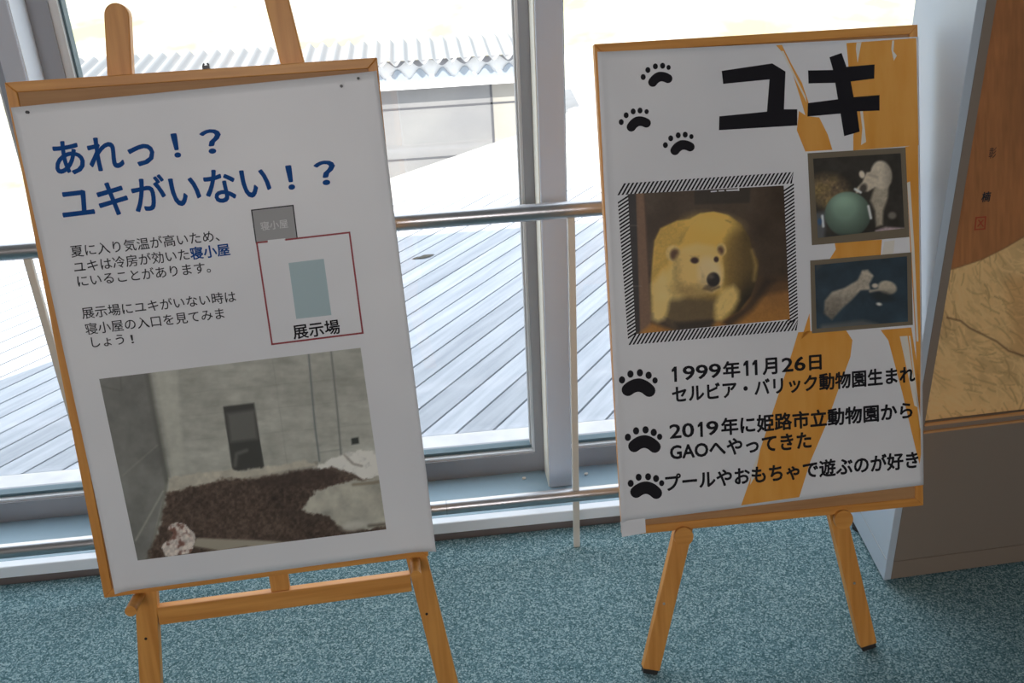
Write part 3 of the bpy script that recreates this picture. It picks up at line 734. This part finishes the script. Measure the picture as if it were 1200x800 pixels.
lettering('caption_lettering', PR, [
    *cap([('999', 800, 845, 17), ('年', 847, 867.5, 20), ('月', 893.5, 911, 20), ('26', 916, 944, 17), ('日', 948, 963, 18)]),
    ('セルビア・バリック動物園生まれ', 'ink_black', BK, 'fit', (787.4, 462.5), (1072.5, 438), 20.5),
    ('20', 'ink_black', .022, 'fit', (784.4, 505.8), (813.5, 503.3), 17), ('9', 'ink_black', .022, 'fit', (827.5, 502), (842, 500.8), 17),
    ('年に姫路市立動物園から', 'ink_black', BK, 'fit', (845, 500.2), (1069.5, 480), 21),
    ('GAOへやってきた', 'ink_black', BK, 'fit', (785, 529.5), (951, 515), 20),
    ('プールやおもちゃで遊ぶのが好き', 'ink_black', BK, 'fit', (779.6, 566), (1076.4, 538), 21)], tP2)

# hatched border round the portrait
R3 = lambda x, y: (710+x/3.479, 190+y/3.479)
Ho = homog([(43, 88), (765, 40), (785, 685), (92, 745)])
def hat(s, t_): q = Ho @ np.array([s, t_, 1]); return R3(*(q[:2]/q[2]))
N = 44; hp = []
bx, by = .066, .069
def strip(along, lo, hi, horiz, flip):
    for i in range(N if horiz else int(N*.9)):
        n_ = N if horiz else int(N*.9)
        a0, a1 = i/n_, (i+.50)/n_
        if not horiz: a0, a1 = by+a0*(1-2*by), by+a1*(1-2*by)
        sh = (by if horiz else bx)*.62
        if horiz: hp.append([hat(min(1, a0+sh), lo), hat(min(1, a1+sh), lo), hat(a1, hi), hat(a0, hi)])
        else: hp.append([hat(lo, min(1, a0+sh)), hat(lo, min(1, a1+sh)), hat(hi, a1), hat(hi, a0)])
strip(0, 0, by, True, 0); strip(0, 1-by, 1, True, 0); strip(0, 0, bx, False, 0); strip(0, 1-bx, 1, False, 0)

flat('hatched_border', PR, hp, M['ink_black'], .0011, tP2)
def paint_bear(X, Y):
    n1, n2 = fbm(X, Y, 90, 2), fbm(X, Y, 16, 7)
    img = np.tile(np.array([58., 46, 34]), (len(X), 1))+((n1-.5)*26)[:, None]
    img += (np.clip((X-560)/200, 0, 1)*-14)[:, None]
    put(img, poly(X, Y, [(360, 112), (590, 104), (586, 166), (362, 172)], 4)*.8, (40, 34, 28))
    put(img, poly(X, Y, [(85, 110), (122, 105), (150, 720), (110, 720)], 4), (38, 34, 33))
    put(img, poly(X, Y, [(122, 100), (155, 100), (188, 720), (140, 720)], 3), (98, 74, 56))
    put(img, stroke(X, Y, [(156, 100), (190, 720)], 7, 3)*.8, (66, 50, 38))
    put(img, stroke(X, Y, [(95, 258), (128, 258)], 4, 2)*.5, (110, 100, 90)); put(img, stroke(X, Y, [(110, 505), (145, 505)], 4, 2)*.5, (110, 100, 90))
    fl = poly(X, Y, [(188, 655), (290, 690), (480, 640), (560, 560), (640, 500), (760, 480), (760, 660), (110, 720)], 10)
    put(img, fl, np.column_stack([118+(Y-560)*.15+(n1-.5)*30, 80+(Y-560)*.1+(n1-.5)*22, 38+(n1-.5)*10]))
    put(img, poly(X, Y, [(620, 470), (760, 455), (760, 520), (560, 560)], 12)*.7, (62, 44, 26))
    put(img, poly(X, Y, [(470, 650), (560, 590), (650, 470), (690, 480), (600, 600), (500, 680)], 14)*.8, (36, 27, 19))
    body = poly(X, Y, [(186, 610), (184, 480), (190, 400), (198, 320), (222, 270), (290, 238), (340, 232), (385, 208), (440, 202), (500, 215), (552, 252), (585, 305), (600, 370), (622, 400), (618, 470), (590, 545), (540, 610), (480, 640), (300, 650)], 4)
    sh = 1-np.clip((X-470)/150, 0, .62)-np.clip((Y-430)/420, 0, .3)
    lum = (1.0+.16*np.exp(-(((X-430)/110)**2+((Y-245)/60)**2)))*sh*(1+(n2-.5)*.14+(n1-.5)*.16)
    put(img, body, np.array([188., 150, 68])[None, :]*lum[:, None])
    put(img, poly(X, Y, [(184, 480), (195, 320), (222, 268), (290, 236), (372, 212), (322, 280), (296, 345), (250, 420)], 10)*.38, (132, 106, 50))
    put(img, stroke(X, Y, [(300, 330), (330, 272), (392, 212)], 10, 9)*.5, (112, 90, 44))
    put(img, ell(X, Y, 440, 250, 88, 34, .12, 26)*.55, (220, 184, 98))
    put(img, poly(X, Y, [(480, 350), (520, 300), (560, 300), (600, 380), (610, 470), (560, 570), (530, 520), (500, 450)], 40)*.5, (84, 66, 34))
    put(img, stroke(X, Y, [(488, 236), (508, 244)], 6, 4)*.6, (110, 88, 48))
    put(img, stroke(X, Y, [(596, 360), (612, 420), (604, 480)], 12, 8)*.5, (170, 140, 80))
    put(img, ell(X, Y, 520, 420, 46, 90, .1, 30)*.55, (92, 72, 36))
    # chest in shade, forelegs
    put(img, poly(X, Y, [(240, 560), (300, 545), (400, 550), (460, 555), (440, 660), (380, 690), (290, 680), (245, 640)], 20)*.9, (78, 64, 42))
    put(img, poly(X, Y, [(280, 655), (440, 640), (430, 685), (300, 695)], 10)*.8, (34, 27, 22))
    put(img, poly(X, Y, [(186, 500), (235, 440), (262, 540), (252, 600), (236, 640), (212, 650), (190, 640)], 13), np.array([198., 170, 104])[None, :]*(1+(n2-.5)*.15)[:, None])
    put(img, poly(X, Y, [(445, 580), (470, 520), (520, 502), (541, 525), (542, 560), (520, 600), (470, 645), (448, 640)], 13), np.array([184., 156, 92])[None, :]*(1+(n2-.5)*.15)[:, None])
    put(img, poly(X, Y, [(215, 560), (225, 470), (275, 400), (330, 540), (300, 560)], 16)*.65, (206, 182, 116))
    # head
    for ex_, ey_, er, ei in ((274, 372, (30, 34), (282, 376)), (470, 357, (22, 27), (466, 362))):
        put(img, ell(X, Y, ex_, ey_, er[0], er[1], 0, 4), (176, 150, 92)); put(img, ell(X, Y, ei[0], ei[1], er[0]*.66, er[1]*.70, .2, 6), (78, 54, 38))
    head = np.maximum(poly(X, Y, [(278, 400), (310, 350), (370, 330), (440, 340), (470, 380), (478, 440), (470, 500), (430, 535), (360, 550), (300, 530), (272, 470)], 10), ell(X, Y, 370, 440, 92, 100, 0, 8))
    hc = np.array([198., 166, 98])[None, :]*(1+(n2-.5)*.12-np.clip((Y-470)/260, 0, .4)-np.clip((320-X)/200, 0, .25))[:, None]
    put(img, head, hc)
    put(img, ell(X, Y, 425, 455, 46, 66, -.25, 16)*.7, (212, 192, 150))
    put(img, ell(X, Y, 395, 480, 22, 40, .2, 14)*.5, (150, 128, 88))
    put(img, stroke(X, Y, [(385, 425), (400, 470), (408, 500)], 10, 8)*.4, (140, 118, 80))
    put(img, stroke(X, Y, [(400, 515), (430, 522), (460, 508)], 9, 5)*.8, (52, 40, 30))
    put(img, ell(X, Y, 438, 478, 27, 30, 0, 4), (28, 24, 23)); put(img, ell(X, Y, 432, 468, 10, 6, 0, 4)*.5, (70, 66, 64))
    put(img, ell(X, Y, 422, 508, 18, 9, 0, 4)*.7, (40, 32, 28))
    put(img, ell(X, Y, 362, 400, 17, 13, 0, 4), (44, 26, 22)); put(img, ell(X, Y, 450, 396, 10, 12, 0, 3), (44, 26, 22))
    put(img, ell(X, Y, 330, 522, 80, 24, .1, 18)*.6, (128, 102, 58))
    put(img, ell(X, Y, 300, 455, 24, 60, .1, 20)*.35, (140, 114, 64)); put(img, ell(X, Y, 352, 352, 60, 14, .05, 12)*.35, (214, 188, 116))
    put(img, stroke(X, Y, [(345, 382), (378, 384)], 8, 6)*.4, (120, 92, 56)); put(img, ell(X, Y, 410, 432, 20, 34, -.3, 14)*.5, (186, 160, 112))
    img *= (1+(fbm(X, Y, 7, 99)-.5)*.16)[:, None]
    return img
picture('bear_photo', PR, mp(R3, (90, 130), (725, 95), (750, 640), (122, 700)), 200, 190, paint_bear, (3.479, 710, 190), .0013, tP2)
flats('corner_mark', PR, [mp(R3, *bar(x1, y1, x2, y2, wd)) for x1, y1, x2, y2, wd in ((430, 120, 450, 118, 5), (462, 117, 480, 116, 5), (494, 115, 535, 113, 6), (540, 92, 541, 114, 6))], M['paper'], .0016, tP2)

# two laminated photographs stuck on the poster
def laminated(quad, inner, label, paintfn):
    t = thing('laminated_photo', label, 'photograph', mat=PR.mat(), group='laminated photographs on the orange poster')
    b = bmesh.new(); P = [PR.uv(R4(*p), .002) for p in quad]; prism(b, [tuple(p) for p in P], .0014, .0021); obj('laminate_margin', b, M['lam'], t)
    picture('photo_print', PR, [R4(*p) for p in inner], 120, 100, paintfn, (3.333, 930, 160), .0024, t)
def paint_ball(X, Y):
    n1, n2 = fbm(X, Y, 40, 3), fbm(X, Y, 10, 8)
    img = np.tile(np.array([38., 35, 30]), (len(X), 1))+((n1-.5)*22)[:, None]
    put(img, ell(X, Y, 140, 215, 78, 62, .3, 20)*.8, np.column_stack([112+(n2-.5)*90+(n1-.5)*50, 94+(n2-.5)*75+(n1-.5)*44, 62+(n2-.5)*50]))
    put(img, poly(X, Y, [(75, 300), (130, 290), (120, 400), (80, 400)], 8)*.7, (84, 88, 92))
    put(img, poly(X, Y, [(320, 365), (360, 352), (450, 358), (450, 395), (310, 395)], 5), np.column_stack([140+(n2-.5)*60, 124+(n2-.5)*50, 126+(n2-.5)*50]))
    put(img, ell(X, Y, 385, 308, 16, 14, 0, 5)*.7, (120, 115, 105))
    put(img, poly(X, Y, [(318, 190), (372, 180), (368, 240), (350, 290), (348, 345), (322, 352), (318, 290), (300, 250)], 6), np.array([134., 126, 110])[None, :]*(1+(n2-.5)*.3)[:, None])
    put(img, ell(X, Y, 343, 150, 42, 56, -.15, 4), np.array([168., 158, 140])[None, :]*(1+(n2-.5)*.15-np.clip((X-340)/160, 0, .3))[:, None])
    put(img, poly(X, Y, [(285, 140), (340, 130), (330, 190), (290, 215), (262, 215), (245, 222), (240, 208), (268, 178)], 4), np.array([162., 152, 134])[None, :]*(1+(n2-.5)*.2)[:, None])
    put(img, ell(X, Y, 267, 148, 11, 15, -.3, 3), (178, 168, 150)); put(img, ell(X, Y, 272, 203, 14, 20, .4, 5)*.85, (44, 40, 36)); put(img, stroke(X, Y, [(300, 150), (325, 158)], 8, 6)*.5, (96, 88, 78))
    put(img, stroke(X, Y, [(240, 205), (262, 218)], 9, 3), (176, 180, 178))
    ball = ell(X, Y, 212, 303, 90, 88, 0, 3)
    lum = 1.0+.30*np.exp(-(((X-195)/60)**2+((Y-250)/40)**2))-.45*np.clip((np.hypot(X-200, Y-280)-40)/75, 0, 1)
    put(img, ball, np.array([92., 112, 98])[None, :]*lum[:, None])
    put(img, stroke(X, Y, [(112, 310), (116, 350)], 10, 3), (170, 176, 178)); put(img, ell(X, Y, 102, 332, 8, 14, 0, 3), (46, 70, 96))
    put(img, stroke(X, Y, [(292, 272), (302, 318)], 10, 3), (176, 178, 176))
    put(img, stroke(X, Y, [(130, 385), (300, 388)], 10, 6)*.5, (30, 32, 32))
    return img
def paint_swim(X, Y):
    n1, n2 = fbm(X, Y, 60, 13), fbm(X, Y, 12, 18)
    img = np.array([30., 42, 50])[None, :]*(1+(n1-.5)*.5+np.clip((Y-480)/1200, 0, .3))[:, None]
    put(img, poly(X, Y, [(82, 480), (140, 480), (90, 520)], 8)*.6, (62, 62, 58))
    put(img, poly(X, Y, [(110, 735), (270, 716), (330, 730), (330, 760), (100, 760)], 8)*.7, (84, 82, 78))
    put(img, poly(X, Y, [(118, 690), (122, 640), (150, 606), (200, 590), (250, 560), (268, 522), (290, 520), (312, 545), (296, 575), (300, 598), (262, 600), (225, 640), (190, 670), (150, 716)], 5), np.array([138., 130, 116])[None, :]*(1+(n2-.5)*.35-np.clip((Y-600)/260, 0, .4))[:, None])
    put(img, ell(X, Y, 160, 650, 30, 26, .3, 14)*.35, (90, 84, 74)); put(img, stroke(X, Y, [(270, 530), (305, 542)], 8, 4)*.6, (168, 160, 144))
    put(img, ell(X, Y, 366, 590, 37, 27, .25, 4), np.array([146., 138, 122])[None, :]*(1-np.clip((Y-590)/80, 0, .4)+(n2-.5)*.2)[:, None])
    put(img, stroke(X, Y, [(300, 604), (345, 596)], 11, 4), (140, 132, 118)); put(img, ell(X, Y, 318, 582, 12, 9, 0, 3), (160, 152, 138))
    put(img, ell(X, Y, 345, 625, 42, 20, .2, 8)*.7, (26, 30, 32)); put(img, ell(X, Y, 334, 654, 11, 6, .2, 3), (168, 166, 158))
    return img
laminated([(55, 65), (437, 42), (452, 392), (72, 424)], [(76, 86), (418, 65), (433, 358), (95, 396)], 'upper laminated photo of a bear leaning on a green ball, on the orange poster', paint_ball)
laminated([(65, 484), (460, 452), (466, 735), (72, 768)], [(82, 502), (443, 467), (447, 722), (90, 750)], 'lower laminated photo of a bear swimming in dark water, on the orange poster', paint_swim)

# ------------------------------------------------------------------ picture in the display case
def paint_fur(X, Y):
    grain = fbm(X*1.0, Y*.10, 3.0, 41, 3); n1 = fbm(X, Y, 60, 6)
    img = np.array([132., 86, 50])[None, :]*(.92+(grain-.5)*.18+(n1-.5)*.2)[:, None]
    # edge lines run on to the right beyond the photo
    l1 = [(1060, 326), (1120, 314), (1150, 304), (1178, 290), (1200, 277), (1300, 225), (1500, 150), (1800, 100)]
    fur = poly(X, Y, l1+[(1800, 700), (1000, 700)], 1.2)
    fc = np.array([166., 136, 92])[None, :]*(1+(n1-.5)*.22+(fbm(X, Y, 12, 15)-.5)*.16)[:, None]
    put(img, fur, fc)
    rg = np.random.RandomState(4); hair = np.zeros(len(X)); dark = np.zeros(len(X))
    for k in range(1500):
        hx, hy = 1060+rg.rand()*330, 270+rg.rand()*235
        base = 1.25+.75*math.sin(hx/48.0+hy/70.0)+rg.randn()*.25; L = 9+rg.rand()*15; bend = rg.randn()*.35
        pts = [(hx, hy)]
        for q in range(3): base += bend*.5; pts.append((pts[-1][0]+math.cos(base)*L/3, pts[-1][1]+math.sin(base)*L/3))
        sel = np.where((np.abs(X-hx) < L+4) & (np.abs(Y-hy) < L+4))[0]
        if not len(sel): continue
        m_ = stroke(X[sel], Y[sel], pts, 1.1+rg.rand()*.6, .8)
        tgt = dark if k % 3 == 0 else hair; tgt[sel] = np.maximum(tgt[sel], m_*(.35+.65*rg.rand()))
    put(img, fur*hair*.45, (205, 178, 126)); put(img, fur*dark*.55, (104, 78, 46))
    l2 = [(1110, 372), (1126, 376), (1136, 384), (1150, 391), (1168, 400), (1182, 411), (1200, 417), (1260, 436), (1400, 470), (1700, 500)]
    put(img, poly(X, Y, [(1178, 330), (1215, 320), (1800, 300), (1800, 500), (1260, 434), (1200, 416), (1188, 410)], 8)*.35, (140, 98, 56))
    put(img, stroke(X, Y, l2, 1.8, .8)*.8, (70, 46, 28)); put(img, stroke(X, Y, l1, 1.4, .8)*.7, (84, 54, 32))
    return img
LITA = .46
PA = Plane(PC.pt(0, 0, -.012), PC.ex, PC.ey)
def art_px(u, v):
    P = PA.pt(u, v)-C0; q = CM @ P; return (600+FPX*q[0]/q[2], 400+FPX*q[1]/q[2])
quad = [art_px(.0385, 1.45), art_px(.62, 1.45), art_px(.62, .4360), art_px(.0385, .4360)]
# picture panel: solid board with the painting on its face
cbox('picture_board', M['case_lip'], .0385, CW, .4360, CZ1, -.03, -.0128)
pic = picture('bear_fur_picture', PA, quad, 420, 400, paint_fur, (1.0, 0, 0), .0, None, 'art', LITA)
pic.parent = tC; pic.location = (0, 0, -.012)
for o in lettering('brush_signature', PA, [('彰', 'ink_text', 0.0, 'fit', (1159, 179.5), (1167.5, 178.5), 13), ('楠', 'ink_text', .025, 'fit', (1150.5, 231), (1161, 230), 12)], tC, .0012):
    o.location = (0, 0, -.012)
M['seal'] = mat('red_seal_ink', (.40, .07, .03), .6)
A_ = lambda *P: [p for p in P]
o = flat('red_seal', PA, [bar(1144, 255, 1155, 254, 1.6), bar(1155, 254, 1154, 268, 1.6), bar(1154, 268, 1142.5, 269, 1.6), bar(1142.5, 269, 1144, 255, 1.6), bar(1147, 258, 1152, 265, 1.5), bar(1152, 258, 1146, 265, 1.5)], M['seal'], .0012, tC)
o.location = (0, 0, -.012)

# ------------------------------------------------------------------ small stuff lying about
p = on_floor((499, 301), -.03); b = bmesh.new()
for k, (dx, dy, L, wd, an) in enumerate(((0, 0, .05, .020, .5), (-.035, -.012, .035, .012, .2))):
    c_, s_ = math.cos(an), math.sin(an); V = []
    for q, hw, hz in ((-1, 0, .002), (-.5, .8, .006), (0, 1, .009), (.5, .7, .006), (1, 0, .003)):
        for sg in (-1, 1): V.append(b.verts.new((dx+q*L*c_-sg*hw*wd*s_, dy+q*L*s_+sg*hw*wd*c_, hz-.003*abs(hw))))
    for i in range(4): b.faces.new((V[2*i], V[2*i+2], V[2*i+3], V[2*i+1]))
bmesh.ops.remove_doubles(b, verts=b.verts, dist=.0005)
o = obj('fallen_leaf', b, M['leaf']); o.location = p; tag(o, 'small dark dry leaf lying on the grey deck boards outside', 'leaf')
rg = np.random.RandomState(2)
for px, lab in (((614, 561), 'small pale crumb of grit on the grey sill left of the window post'), ((687, 556), 'small pale crumb of grit on the grey sill right of the thin rail post')):
    b = bmesh.new(); bmesh.ops.create_icosphere(b, subdivisions=2, radius=.006)
    for v in b.verts: v.co *= .7+.5*rg.rand(); v.co.z *= .5
    z0 = min(v.co.z for v in b.verts)
    for v in b.verts: v.co.z -= z0
    o = obj('grit_crumb', b, M['streak'], smooth=True); o.location = on_floor(px, .0525); tag(o, lab, 'crumb')
